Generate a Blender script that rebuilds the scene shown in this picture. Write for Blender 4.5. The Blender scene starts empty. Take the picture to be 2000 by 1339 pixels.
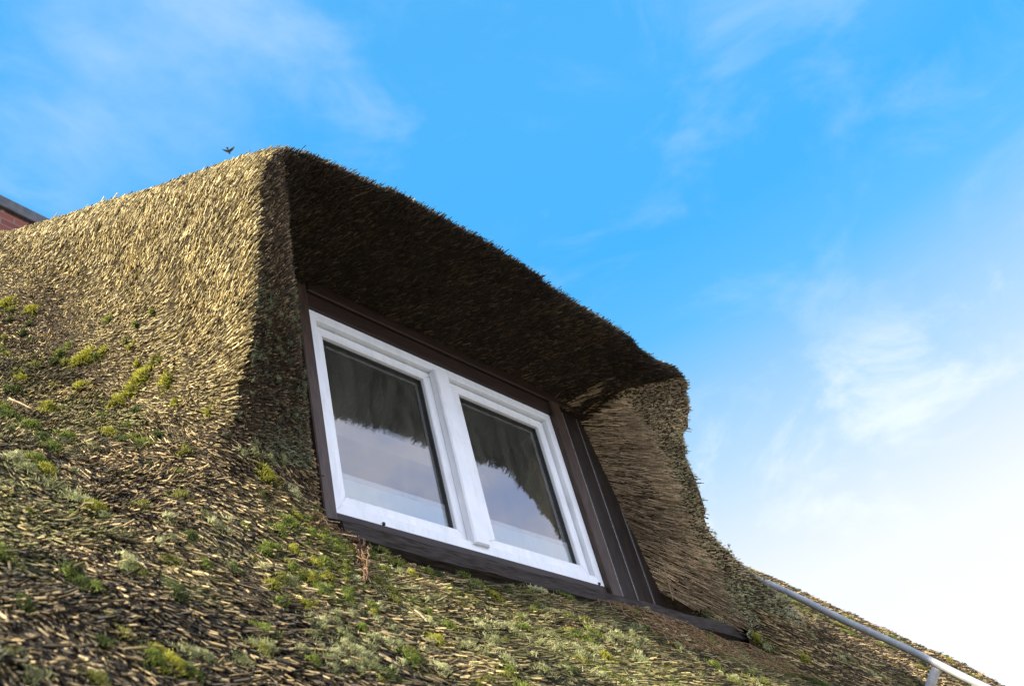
import bpy, math, random
import numpy as np
from mathutils import Vector, Matrix
from mathutils.bvhtree import BVHTree

random.seed(7)
rng = np.random.default_rng(11)
C = bpy.context.scene.collection
SC = bpy.context.scene
R = math.radians

# ------------------------------------------------------------------ camera
# axes: X along the window, Y into the house, Z up; the camera is 2 m in front of the window
CAM = np.array([0.0, -2.0, 0.0])
CX = np.array([0.675652, 0.33681949, 0.65577969])      # world X seen in camera axes (right, down, forward)
CY = np.array([-0.69947679, 0.57386186, 0.42592815])
CZ = np.array([-0.23286606, -0.74648188, 0.62332833])
W2C = np.array([CX, CY, CZ])                            # rows = world axes
right, down, fwd = W2C[:, 0], W2C[:, 1], W2C[:, 2]
cam_d = bpy.data.cameras.new('camera')
cam = bpy.data.objects.new('camera', cam_d)
C.objects.link(cam)
M = Matrix.Identity(4)
for i in range(3):
    M[i][0] = right[i]; M[i][1] = -down[i]; M[i][2] = -fwd[i]; M[i][3] = CAM[i]
cam.matrix_world = M
cam_d.sensor_width = 36.0
cam_d.lens = 36.0 * 1855 / 2000
cam_d.clip_start = 0.05
cam_d.clip_end = 5000
cam_d.dof.use_dof = True
cam_d.dof.focus_distance = 3.5
cam_d.dof.aperture_fstop = 8.0
SC.camera = cam

# ------------------------------------------------------------------ sky, sun, exposure
SUN_TO = Vector((-0.80, 0.05, 0.62)).normalized()
w = bpy.data.worlds.new('World'); SC.world = w; w.use_nodes = True
nt = w.node_tree; N = nt.nodes; L = nt.links
bg = N['Background']; bg.inputs['Strength'].default_value = 0.1
sky = N.new('ShaderNodeTexSky'); sky.sky_type = 'NISHITA'; sky.sun_disc = False
sky.sun_elevation = math.asin(SUN_TO.z)
sky.sun_rotation = math.atan2(SUN_TO.x, SUN_TO.y)
tc = N.new('ShaderNodeTexCoord')
sep = N.new('ShaderNodeSeparateXYZ'); L.new(tc.outputs['Generated'], sep.inputs[0])
ramp = N.new('ShaderNodeValToRGB'); L.new(sep.outputs['Z'], ramp.inputs[0])
el = ramp.color_ramp.elements
def lin(c):
    return tuple(((v / 255) / 12.92 if v / 255 <= .04045 else ((v / 255 + .055) / 1.055) ** 2.4) for v in c) + (1,)
stops = [(0.0, (245, 250, 255)), (.26, (255, 255, 255)), (.34, (250, 253, 255)), (.40, (226, 241, 255)), (.46, (192, 226, 255)),
         (.53, (150, 208, 255)), (.585, (98, 194, 255)), (.66, (68, 183, 255)), (.76, (76, 184, 255)), (1.0, (80, 178, 250))]
EV = 1.15
el[0].position = 0; el[0].color = lin(stops[0][1])
el[1].position = 1; el[1].color = lin(stops[-1][1])
for p_, c_ in stops[1:-1]:
    e = el.new(p_); e.color = lin(c_)
boost = N.new('ShaderNodeVectorMath'); boost.operation = 'SCALE'; boost.inputs['Scale'].default_value = 10.6 / 2 ** EV
L.new(ramp.outputs[0], boost.inputs[0])
mx = N.new('ShaderNodeMix'); mx.data_type = 'RGBA'; mx.inputs['Factor'].default_value = 0.9
L.new(sky.outputs[0], mx.inputs['A']); L.new(boost.outputs[0], mx.inputs['B'])
# wispy cirrus: stretched noise on the direction sphere
mp = N.new('ShaderNodeMapping'); mp.inputs['Rotation'].default_value = (0.35, 0.25, 0.9)
mp.inputs['Scale'].default_value = (1.6, 3.4, 3.6); L.new(tc.outputs['Generated'], mp.inputs[0])
nz = N.new('ShaderNodeTexNoise'); nz.inputs['Scale'].default_value = 1.15; nz.inputs['Detail'].default_value = 7
nz.inputs['Roughness'].default_value = .56; nz.inputs['Distortion'].default_value = .55
L.new(mp.outputs[0], nz.inputs[0])
def mrange(src, a, b, hi=1.0):
    q = N.new('ShaderNodeMapRange'); q.interpolation_type = 'SMOOTHSTEP'
    q.inputs['From Min'].default_value = a; q.inputs['From Max'].default_value = b; q.inputs['To Max'].default_value = hi
    L.new(src, q.inputs['Value']); return q.outputs[0]
def mth(op, a, b):
    q = N.new('ShaderNodeMath'); q.operation = op; L.new(a, q.inputs[0])
    if isinstance(b, float): q.inputs[1].default_value = b
    else: L.new(b, q.inputs[1])
    return q.outputs[0]
hi_c = mth('MULTIPLY', mrange(nz.outputs['Fac'], .40, .78, .42), mrange(sep.outputs['Z'], .66, .84))
mp2 = N.new('ShaderNodeMapping'); mp2.inputs['Rotation'].default_value = (0.2, -0.25, 0.5); mp2.inputs['Location'].default_value = (2.1, .9, .3)
mp2.inputs['Scale'].default_value = (3.4, 3.4, 5.4); L.new(tc.outputs['Generated'], mp2.inputs[0])
nz2 = N.new('ShaderNodeTexNoise'); nz2.inputs['Scale'].default_value = 1.9; nz2.inputs['Detail'].default_value = 8
nz2.inputs['Roughness'].default_value = .60; nz2.inputs['Distortion'].default_value = .5; L.new(mp2.outputs[0], nz2.inputs[0])
lo_c = mth('MULTIPLY', mrange(nz2.outputs['Fac'], .48, .72, .7), mrange(sep.outputs['Z'], .56, .46))
mid_c = mrange(nz2.outputs['Fac'], .46, .80, .20)
cov = mth('MAXIMUM', mth('MAXIMUM', hi_c, lo_c), mid_c)
cl = N.new('ShaderNodeMix'); cl.data_type = 'RGBA'
L.new(cov, cl.inputs['Factor']); L.new(mx.outputs['Result'], cl.inputs['A'])
cl.inputs['B'].default_value = (4.5, 4.85, 5.2, 1)
# the sky behind the camera is bright thin overcast
bk = N.new('ShaderNodeMapRange'); bk.interpolation_type = 'SMOOTHSTEP'
bk.inputs['From Min'].default_value = -.15; bk.inputs['From Max'].default_value = -.55
L.new(sep.outputs['Y'], bk.inputs['Value'])
ov = N.new('ShaderNodeMix'); ov.data_type = 'RGBA'; L.new(bk.outputs[0], ov.inputs['Factor'])
L.new(cl.outputs['Result'], ov.inputs['A']); bc = N.new('ShaderNodeMix'); bc.data_type = 'RGBA'; L.new(mrange(nz2.outputs['Fac'], .35, .65), bc.inputs['Factor'])
bc.inputs['A'].default_value = (4.8, 6.1, 9.6, 1); bc.inputs['B'].default_value = (8.2, 8.4, 9.6, 1)
L.new(bc.outputs['Result'], ov.inputs['B'])
L.new(ov.outputs['Result'], bg.inputs['Color'])

sun_d = bpy.data.lights.new('sun', 'SUN'); sun_d.energy = 5.0; sun_d.angle = R(0.53); sun_d.color = (1.0, .93, .77)
sun = bpy.data.objects.new('sun', sun_d); C.objects.link(sun)
sun.rotation_euler = SUN_TO.to_track_quat('Z', 'Y').to_euler()
SC.view_settings.view_transform = 'Standard'; SC.view_settings.look = 'None'
SC.view_settings.gamma = 1; SC.view_settings.exposure = EV

# ------------------------------------------------------------------ helpers
def setp(o, label=None, cat=None, group=None, kind=None):
    if label: o['label'] = label
    if cat: o['category'] = cat
    if group: o['group'] = group
    if kind: o['kind'] = kind
    return o

def empty(name, loc=(0, 0, 0)):
    o = bpy.data.objects.new(name, None); C.objects.link(o); o.location = loc; o.empty_display_size = .1
    return o

def link_mesh(name, me, mats, parent=None):
    o = bpy.data.objects.new(name, me); C.objects.link(o)
    for m in (mats if isinstance(mats, (list, tuple)) else [mats]): me.materials.append(m)
    if parent is not None:
        o.parent = parent
        p = parent; off = Vector((0, 0, 0))
        while p is not None:
            off += p.location; p = p.parent
        o.location = -off                      # meshes below are written in world coordinates
    return o

class MB:
    """collects verts / faces in world coordinates"""
    def __init__(s): s.v = []; s.f = []
    def box(s, x0, x1, y0, y1, z0, z1, bev=0.0):
        return s.prism([(x0, z0), (x1, z0), (x1, z1), (x0, z1)], y0, y1, bev)
    def prism(s, pts, y0, y1, bev=0.0):
        """polygon in XZ (counter clockwise seen from -Y), extruded y0..y1, chamfered front edge"""
        n = len(pts); b = len(s.v)
        cx = sum(p[0] for p in pts) / n; cz = sum(p[1] for p in pts) / n
        def inset(d):
            out = []
            for i in range(n):
                p0, p1, p2 = pts[i - 1], pts[i], pts[(i + 1) % n]
                a = Vector((p1[0] - p0[0], p1[1] - p0[1])).normalized(); c = Vector((p2[0] - p1[0], p2[1] - p1[1])).normalized()
                n1 = Vector((-a.y, a.x)); n2 = Vector((-c.y, c.x)); m = (n1 + n2)
                m = m / max(.3, m.dot(n1))
                out.append((p1[0] + m.x * d, p1[1] + m.y * d))
            return out
        rings = [(pts, y1), (pts, y0 + bev), (inset(bev), y0)] if bev else [(pts, y1), (pts, y0)]
        for ps, y in rings:
            for p in ps: s.v.append((p[0], y, p[1]))
        for r in range(len(rings) - 1):
            for i in range(n):
                j = (i + 1) % n
                s.f.append((b + r * n + i, b + r * n + j, b + (r + 1) * n + j, b + (r + 1) * n + i)[::-1])
        s.f.append(tuple(b + (len(rings) - 1) * n + i for i in range(n)))
        s.f.append(tuple(b + i for i in range(n))[::-1])
        return s
    def tube(s, pts, rad, ns=8, cap=True):
        pts = [Vector(p) for p in pts]; b0 = len(s.v)
        rads = rad if isinstance(rad, (list, tuple)) else [rad] * len(pts)
        up = Vector((.13, .31, .94))
        for k, p in enumerate(pts):
            t = (pts[min(k + 1, len(pts) - 1)] - pts[max(k - 1, 0)]).normalized()
            u = t.cross(up)
            if u.length < .05: u = t.cross(Vector((1, 0, 0)))
            u.normalize(); v_ = u.cross(t)
            for i in range(ns):
                a = 2 * math.pi * i / ns
                s.v.append(tuple(p + (u * math.cos(a) + v_ * math.sin(a)) * rads[k]))
        for k in range(len(pts) - 1):
            for i in range(ns):
                j = (i + 1) % ns; a = b0 + k * ns
                s.f.append((a + i, a + j, a + ns + j, a + ns + i))
        if cap:
            s.f.append(tuple(b0 + i for i in range(ns))[::-1])
            s.f.append(tuple(b0 + (len(pts) - 1) * ns + i for i in range(ns)))
        return s
    def build(s, name, mats, parent=None, smooth=False):
        me = bpy.data.meshes.new(name); me.from_pydata(s.v, [], s.f); me.update()
        if smooth: me.polygons.foreach_set('use_smooth', [True] * len(me.polygons))
        return link_mesh(name, me, mats, parent)

def np_mesh(name, v, quads=None, tris=None, col=None, smooth=True, matidx=None):
    me = bpy.data.meshes.new(name)
    nq = 0 if quads is None else len(quads); ntri = 0 if tris is None else len(tris)
    me.vertices.add(len(v)); me.vertices.foreach_set('co', np.ascontiguousarray(v, dtype=np.float32).ravel())
    loops = []
    if nq: loops.append(np.asarray(quads).ravel())
    if ntri: loops.append(np.asarray(tris).ravel())
    loops = np.concatenate(loops).astype(np.int32)
    me.loops.add(len(loops)); me.loops.foreach_set('vertex_index', loops)
    me.polygons.add(nq + ntri)
    st = np.concatenate([np.arange(nq) * 4, nq * 4 + np.arange(ntri) * 3]).astype(np.int32)
    me.polygons.foreach_set('loop_start', st)
    me.polygons.foreach_set('use_smooth', np.full(nq + ntri, smooth))
    if matidx is not None: me.polygons.foreach_set('material_index', matidx.astype(np.int32))
    me.update(calc_edges=True)
    if col is not None:
        a = me.color_attributes.new('Col', 'FLOAT_COLOR', 'POINT')
        c4 = np.ones((len(v), 4), dtype=np.float32); c4[:, :3] = col
        a.data.foreach_set('color', c4.ravel())
    me.validate()
    return me

def mat(name, base=(.5, .5, .5), rough=.6, spec=.5, metal=0.0, noise=None, bump=0.0, scale=20.0, stretch=(1, 1, 1), detail=6):
    m = bpy.data.materials.new(name); m.use_nodes = True
    n = m.node_tree.nodes; l = m.node_tree.links; b = n['Principled BSDF']
    b.inputs['Roughness'].default_value = rough; b.inputs['Metallic'].default_value = metal
    b.inputs['Specular IOR Level'].default_value = spec
    b.inputs['Base Color'].default_value = (*base, 1)
    if noise or bump:
        t = n.new('ShaderNodeTexCoord'); mpp = n.new('ShaderNodeMapping'); mpp.inputs['Scale'].default_value = stretch
        l.new(t.outputs['Object'], mpp.inputs[0])
        z = n.new('ShaderNodeTexNoise'); z.inputs['Scale'].default_value = scale; z.inputs['Detail'].default_value = detail
        l.new(mpp.outputs[0], z.inputs[0])
        if noise:
            r = n.new('ShaderNodeValToRGB'); l.new(z.outputs['Fac'], r.inputs[0])
            r.color_ramp.elements[0].position = .32; r.color_ramp.elements[1].position = .70
            r.color_ramp.elements[0].color = (*base, 1); r.color_ramp.elements[1].color = (*noise, 1)
            l.new(r.outputs[0], b.inputs['Base Color'])
        if bump:
            bp = n.new('ShaderNodeBump'); bp.inputs['Strength'].default_value = bump; bp.inputs['Distance'].default_value = .01
            l.new(z.outputs['Fac'], bp.inputs['Height']); l.new(bp.outputs[0], b.inputs['Normal'])
    return m

def attr_mat(name, rough=.65, spec=.35, trans=0.0, grain=True):
    m = bpy.data.materials.new(name); m.use_nodes = True
    n = m.node_tree.nodes; l = m.node_tree.links; b = n['Principled BSDF']
    a = n.new('ShaderNodeVertexColor'); a.layer_name = 'Col'
    b.inputs['Roughness'].default_value = rough; b.inputs['Specular IOR Level'].default_value = spec
    if grain:
        t = n.new('ShaderNodeTexCoord'); z = n.new('ShaderNodeTexNoise'); z.inputs['Scale'].default_value = 130; z.inputs['Detail'].default_value = 3
        l.new(t.outputs['Object'], z.inputs[0])
        mr = n.new('ShaderNodeMapRange'); mr.inputs['From Min'].default_value = .25; mr.inputs['From Max'].default_value = .75
        mr.inputs['To Min'].default_value = .6; mr.inputs['To Max'].default_value = 1.3
        l.new(z.outputs['Fac'], mr.inputs['Value'])
        vm = n.new('ShaderNodeVectorMath'); vm.operation = 'SCALE'
        l.new(a.outputs['Color'], vm.inputs[0]); l.new(mr.outputs[0], vm.inputs['Scale'])
        l.new(vm.outputs[0], b.inputs['Base Color'])
    else:
        l.new(a.outputs['Color'], b.inputs['Base Color'])
    return m

M_REED = attr_mat('reed', .62, .32)
M_MOSS = attr_mat('moss', .85, .12)
M_CORE = mat('thatch_core', (.020, .014, .008), .9, .1, noise=(.06, .042, .022), bump=1.0, scale=45)  # near-black colour paints deep shade into the gaps between reeds
M_WHITE = mat('white_painted_wood', (.74, .77, .80), .38, .45, noise=(.84, .86, .88), bump=.08, scale=9, stretch=(1, 1, 1))
def add_dirt(m, dirt, z0, z1, lo=.0, hi=.55):
    n = m.node_tree.nodes; l = m.node_tree.links; b = n['Principled BSDF']
    src = b.inputs['Base Color'].links[0].from_socket
    t = n.new('ShaderNodeTexCoord'); mp_ = n.new('ShaderNodeMapping'); mp_.inputs['Scale'].default_value = (14, 14, 3); l.new(t.outputs['Object'], mp_.inputs[0])
    z = n.new('ShaderNodeTexNoise'); z.inputs['Scale'].default_value = 2.5; z.inputs['Detail'].default_value = 9; z.inputs['Roughness'].default_value = .65; l.new(mp_.outputs[0], z.inputs[0])
    mr = n.new('ShaderNodeMapRange'); mr.inputs['From Min'].default_value = z0; mr.inputs['From Max'].default_value = z1
    mr.inputs['To Min'].default_value = lo; mr.inputs['To Max'].default_value = hi; l.new(z.outputs['Fac'], mr.inputs['Value'])
    x = n.new('ShaderNodeMix'); x.data_type = 'RGBA'; x.inputs['B'].default_value = (*dirt, 1)
    l.new(mr.outputs[0], x.inputs['Factor']); l.new(src, x.inputs['A']); l.new(x.outputs['Result'], b.inputs['Base Color'])
add_dirt(M_WHITE, (.44, .45, .38), .50, .82, 0, .45)
M_BROWN = mat('brown_stained_wood', (.028, .017, .011), .45, .35, noise=(.060, .036, .024), bump=.15, scale=26, stretch=(3, 3, .5))
M_BROWNH = mat('brown_stained_fascia', (.020, .012, .009), .5, .3, noise=(.036, .022, .016), bump=.15, scale=26, stretch=(.4, 3, 3))
M_DARKB = mat('dark_brown_board', (.014, .010, .008), .5, .4, noise=(.026, .018, .015), bump=.12, scale=30, stretch=(3, 3, .4))
M_SEAM = mat('pale_seam', (.55, .53, .52), .6, .3, noise=(.3, .28, .27), scale=60)
M_SILL = mat('weathered_sill', (.020, .015, .011), .8, .08, noise=(.060, .050, .044), bump=.3, scale=30, stretch=(.5, 4, 4))
M_RUB = mat('glazing_gasket', (.02, .021, .021), .5, .4, noise=(.035, .036, .036), scale=50)
M_PLAST = mat('room_plaster', (.82, .81, .73), .8, .2, noise=(.88, .87, .79), scale=4)
M_CEIL = mat('room_ceiling', (.82, .81, .73), .8, .2, noise=(.88, .87, .79), scale=3)
M_FLOOR = mat('room_floor', (.40, .32, .22), .5, .4, noise=(.50, .40, .28), scale=6, stretch=(1, 8, 1))
M_GALV = mat('galvanised_steel', (.32, .325, .33), .6, .4, metal=.1, noise=(.46, .465, .47), bump=.06, scale=22)
M_POST = mat('painted_post', (.36, .33, .30), .55, .4, noise=(.50, .47, .43), bump=.2, scale=40)
M_RUST = mat('rusty_wire', (.16, .085, .04), .7, .3, noise=(.34, .20, .09), scale=60)
M_ROOT = mat('dry_root', (.12, .065, .035), .75, .2, noise=(.26, .155, .085), bump=.3, scale=80)
M_CABLE = mat('pale_cable', (.50, .50, .50), .5, .4, noise=(.62, .62, .62), scale=40)
M_STRAW = mat('loose_reed', (.30, .22, .12), .65, .3, noise=(.48, .37, .21), scale=60)
M_CAP = mat('lead_cap', (.050, .050, .055), .55, .5, noise=(.10, .098, .10), bump=.25, scale=14)
M_BIRD = mat('bird_feather', (.035, .028, .024), .8, .2, noise=(.07, .055, .045), scale=40)
M_WALL = mat('house_wall', (.55, .52, .46), .85, .2, noise=(.64, .61, .55), bump=.3, scale=12)
M_GRASS = mat('gravel_ground', (.22, .20, .17), .9, .15, noise=(.36, .33, .29), bump=.6, scale=2.5)

def brick_mat():
    m = bpy.data.materials.new('red_brick'); m.use_nodes = True
    n = m.node_tree.nodes; l = m.node_tree.links; b = n['Principled BSDF']; b.inputs['Roughness'].default_value = .85
    t = n.new('ShaderNodeTexCoord'); mpp = n.new('ShaderNodeMapping'); mpp.inputs['Rotation'].default_value = (R(90), 0, 0)
    l.new(t.outputs['Object'], mpp.inputs[0])
    br = n.new('ShaderNodeTexBrick'); br.inputs['Scale'].default_value = 1.0
    br.inputs['Brick Width'].default_value = .22; br.inputs['Row Height'].default_value = .07; br.inputs['Mortar Size'].default_value = .007
    br.inputs['Color1'].default_value = (.26, .075, .045, 1); br.inputs['Color2'].default_value = (.15, .042, .030, 1)
    br.inputs['Mortar'].default_value = (.20, .13, .10, 1)
    l.new(mpp.outputs[0], br.inputs[0])
    z = n.new('ShaderNodeTexNoise'); z.inputs['Scale'].default_value = 7; z.inputs['Detail'].default_value = 5; l.new(t.outputs['Object'], z.inputs[0])
    mr = n.new('ShaderNodeMapRange'); mr.inputs['From Min'].default_value = .62; mr.inputs['From Max'].default_value = .70; l.new(z.outputs['Fac'], mr.inputs['Value'])
    x = n.new('ShaderNodeMix'); x.data_type = 'RGBA'; x.inputs['B'].default_value = (.45, .40, .34, 1)
    l.new(mr.outputs[0], x.inputs['Factor']); l.new(br.outputs['Color'], x.inputs['A']); l.new(x.outputs['Result'], b.inputs['Base Color'])
    return m
M_BRICK = brick_mat()

def glass_mat():
    m = bpy.data.materials.new('double_glazing'); m.use_nodes = True
    n = m.node_tree.nodes; l = m.node_tree.links; n.remove(n['Principled BSDF'])
    out = n['Material Output']; tr = n.new('ShaderNodeBsdfTransparent'); tr.inputs[0].default_value = (.97, .98, .96, 1)
    gl = n.new('ShaderNodeBsdfGlossy'); gl.inputs['Roughness'].default_value = .018; gl.inputs['Color'].default_value = (.95, .95, 1.0, 1)
    fr = n.new('ShaderNodeFresnel'); fr.inputs['IOR'].default_value = 2.4
    mxs = n.new('ShaderNodeMixShader'); l.new(fr.outputs[0], mxs.inputs[0]); l.new(tr.outputs[0], mxs.inputs[1]); l.new(gl.outputs[0], mxs.inputs[2])
    # dusty streaks in pale colour, put in to brighten the dark room behind
    df = n.new('ShaderNodeBsdfDiffuse'); df.inputs['Color'].default_value = (.74, .76, .62, 1)
    t = n.new('ShaderNodeTexCoord'); mp_ = n.new('ShaderNodeMapping'); mp_.inputs['Scale'].default_value = (9, 9, 2.2); l.new(t.outputs['Object'], mp_.inputs[0])
    z = n.new('ShaderNodeTexNoise'); z.inputs['Scale'].default_value = 2.2; z.inputs['Detail'].default_value = 8; l.new(mp_.outputs[0], z.inputs[0])
    mr = n.new('ShaderNodeMapRange'); mr.inputs['From Min'].default_value = .3; mr.inputs['From Max'].default_value = .75
    mr.inputs['To Min'].default_value = .012; mr.inputs['To Max'].default_value = .070; l.new(z.outputs['Fac'], mr.inputs['Value'])
    mx2 = n.new('ShaderNodeMixShader'); l.new(mr.outputs[0], mx2.inputs[0]); l.new(mxs.outputs[0], mx2.inputs[1]); l.new(df.outputs[0], mx2.inputs[2])
    l.new(mx2.outputs[0], out.inputs['Surface'])
    return m
add_dirt(M_BROWN, (.10, .065, .045), .45, .75, 0, .7); add_dirt(M_DARKB, (.06, .05, .045), .5, .8, 0, .6); add_dirt(M_GALV, (.22, .20, .17), .5, .75, 0, .6)
M_GLASS = glass_mat()
def film_mat():
    m = bpy.data.materials.new('frosted_film'); m.use_nodes = True
    n = m.node_tree.nodes; l = m.node_tree.links; b = n['Principled BSDF']
    b.inputs['Base Color'].default_value = (.86, .97, .98, 1); b.inputs['Roughness'].default_value = .7
    tr = n.new('ShaderNodeBsdfTransparent'); z = n.new('ShaderNodeTexNoise'); z.inputs['Scale'].default_value = 40
    mr = n.new('ShaderNodeMapRange'); mr.inputs['To Min'].default_value = .88; mr.inputs['To Max'].default_value = .96
    l.new(z.outputs['Fac'], mr.inputs['Value'])
    mxs = n.new('ShaderNodeMixShader'); l.new(mr.outputs[0], mxs.inputs[0]); l.new(tr.outputs[0], mxs.inputs[1]); l.new(b.outputs[0], mxs.inputs[2])
    l.new(mxs.outputs[0], n['Material Output'].inputs['Surface'])
    return m
M_FILM = film_mat()

# ------------------------------------------------------------------ thatch solid (implicit surface)
PITCH = R(50); TP = math.tan(PITCH); CP = math.cos(PITCH); SP = math.sin(PITCH)
Z0, Y0 = 1.545, -0.08
TQ = 0.735
RIDGE_Y = 3.75; RIDGE_Z = Z0 + TP * (RIDGE_Y - Y0)
VERGE = 7.9

def smin(a, b, k):
    h = np.clip(.5 + .5 * (b - a) / k, 0, 1); return b + (a - b) * h - k * h * (1 - h)
def smax(a, b, k): return -smin(-a, -b, k)
def sstep(a, b, x):
    t = np.clip((x - a) / (b - a), 0, 1); return t * t * (3 - 2 * t)
def wob(x, y, z):
    return (np.sin(3.1 * x + 1.3 * z + .7) * np.sin(2.7 * y + 2.1 * z) + .6 * np.sin(7.3 * x - 4.1 * y + 1.1) * np.sin(6.1 * z + 2.3 * x)
            + .35 * np.sin(15 * x + 9 * z) * np.sin(13 * y + 11 * z + 2)) * .014
def plane_h(y, z): return (z - Z0 - TP * (y - Y0)) * CP

def dormer(x, y, z, wide=0.0):
    zt = 2.722 + TQ * (y + .53) - .045 * np.clip(x - 2.5, -1.2, 0) ** 2 - .06 * np.clip(x - 2.3, 0, 1.3)
    hf = np.clip(1 - (z - 1.47 - TP * (y + .08)) * CP / .45, 0, 1.2)
    hw = np.where(x > 2.5, 1.205 + .045 * sstep(.45, .12, zt - z) + 1.4 * hf ** 1.9, 1.29 + .03 * sstep(.85, .2, zt - z))
    r = np.where(x > 2.5, .13, .31)
    qx = np.abs(x - 2.515) - hw + r
    qz = (z - zt) * .80 + r
    d = np.minimum(np.maximum(qx, qz), 0) + np.sqrt(np.maximum(qx, 0) ** 2 + np.maximum(qz, 0) ** 2) - r
    o = np.clip(.385 + .25 * (z - 1.9), .25, .57)
    d = smax(d, -(y + o), .025)
    xl = 1.72 + .85 * np.minimum(y, 0)
    xr = 3.47 + .19 * (2.68 - z) - .06 * np.minimum(y, 0) + .75 * np.maximum(-y - .22, 0)
    ztop = 2.655 - .03 * np.minimum(y, 0)
    op = np.maximum(smax(np.maximum(xl - x, x - xr), z - ztop, .20), y - .05)
    return smax(d, -op, .04)

def thatch(x, y, z):
    w_ = wob(x, y, z) * (1 - .6 * sstep(.2, .6, plane_h(y, z)))
    top = smax(plane_h(y, z) - .078 * sstep(4.8, 7.6, x), (z - RIDGE_Z + TP * (y - RIDGE_Y)) * CP, .12)
    main = np.maximum(top, -(top + .34))
    main = smax(main, np.maximum(x - VERGE, -2.0 - x), .12)
    main = smax(main, -(y + 3.0) * SP - (z - Z0 - TP * (-3.0 - Y0)) * .2, .06)
    kk = .46 - .40 * sstep(1.25, 1.6, x) + .46 * sstep(3.55, 3.95, x)
    f = smin(main, dormer(x, y, z), kk) + w_
    # room and window recess
    rec = np.maximum(np.maximum(1.72 + .92 * np.minimum(y, 0) - x, x - (3.475 + .19 * (2.68 - z))), np.maximum(np.maximum(z - 2.62, 1.26 - z), -.255 - y))
    f = np.maximum(f, -rec)
    led = np.maximum(np.maximum(3.4 - x, x - 4.30), np.maximum(np.maximum(z - 1.435, 1.22 - z), np.maximum(-.275 - y, y + .10)))
    f = np.maximum(f, -led)
    room = np.maximum(np.maximum(1.70 - x, x - 3.30), np.maximum(np.maximum(z - 2.72, .9 - z), np.maximum(.04 - y, y - 3.2)))
    return np.maximum(f, -room)

H = .042
xs = np.arange(-2.2, 8.1, H); ys = np.arange(-3.3, 6.6, H); zs = np.arange(-2.3, 6.4, H)
# slab wise evaluation keeps memory small
G = np.empty((len(xs), len(ys), len(zs)), np.float32)
for i0 in range(0, len(xs), 24):
    X_, Y_, Z_ = np.meshgrid(xs[i0:i0 + 24], ys, zs, indexing='ij', sparse=False)
    G[i0:i0 + 24] = thatch(X_, Y_, Z_)

def surface_nets(G):
    S = G < 0
    nx, ny, nz_ = G.shape
    cnt = np.zeros((nx - 1, ny - 1, nz_ - 1), np.int8)
    for a in (0, 1):
        for b in (0, 1):
            for c in (0, 1):
                cnt += S[a:nx - 1 + a, b:ny - 1 + b, c:nz_ - 1 + c]
    act = (cnt > 0) & (cnt < 8)
    idx = np.full(act.shape, -1, np.int64); I = np.argwhere(act); idx[act] = np.arange(len(I))
    acc = np.zeros((len(I), 3)); k = np.zeros(len(I))
    cs = [(a, b, c) for a in (0, 1) for b in (0, 1) for c in (0, 1)]
    val = {c: G[I[:, 0] + c[0], I[:, 1] + c[1], I[:, 2] + c[2]].astype(float) for c in cs}
    for c in cs:
        for ax in range(3):
            if c[ax] == 0:
                d = list(c); d[ax] = 1; d = tuple(d)
                a, b = val[c], val[d]; m = (a < 0) != (b < 0)
                t = np.where(m, a / np.where(m, a - b, 1), 0)
                p = np.array(c, float)[None, :].repeat(len(I), 0); p[:, ax] += t
                acc[m] += p[m]; k[m] += 1
    V = (I + acc / k[:, None]) * H + np.array([xs[0], ys[0], zs[0]])
    Q = []
    for ax in range(3):
        o1, o2 = [(1, 2), (2, 0), (0, 1)][ax]
        sl0 = [slice(1, -1)] * 3; sl0[ax] = slice(0, -1)
        sl1 = [slice(1, -1)] * 3; sl1[ax] = slice(1, None)
        a, b = S[tuple(sl0)], S[tuple(sl1)]
        E = np.argwhere(a != b)
        flip = a[E[:, 0], E[:, 1], E[:, 2]]
        base = E.copy()
        for o in (0, 1, 2):
            if o != ax: base[:, o] += 1
        def cell(d1, d2):
            q = base.copy(); q[:, o1] -= d1; q[:, o2] -= d2
            return idx[q[:, 0], q[:, 1], q[:, 2]]
        q = np.stack([cell(1, 1), cell(0, 1), cell(0, 0), cell(1, 0)], 1)
        q[~flip] = q[~flip][:, ::-1]
        Q.append(q)
    Q = np.concatenate(Q); return V, Q[(Q >= 0).all(1)]

V, Q = surface_nets(G)
del G
def grad(P, e=.02):
    g = np.empty_like(P)
    for a in range(3):
        d = np.zeros(3); d[a] = e
        A, B = P + d, P - d
        g[:, a] = thatch(A[:, 0], A[:, 1], A[:, 2]) - thatch(B[:, 0], B[:, 1], B[:, 2])
    return g / np.maximum(np.linalg.norm(g, axis=1, keepdims=True), 1e-9)

QC = V[Q].mean(1)
e1 = V[Q[:, 2]] - V[Q[:, 0]]; e2 = V[Q[:, 3]] - V[Q[:, 1]]
QN = np.cross(e1, e2); QA = .5 * np.linalg.norm(QN, axis=1); QN /= np.maximum(2 * QA[:, None], 1e-12)
gC = grad(QC)
if (np.einsum('ij,ij->i', QN, gC)).mean() < 0:
    Q = Q[:, ::-1]; QN = -QN

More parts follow.
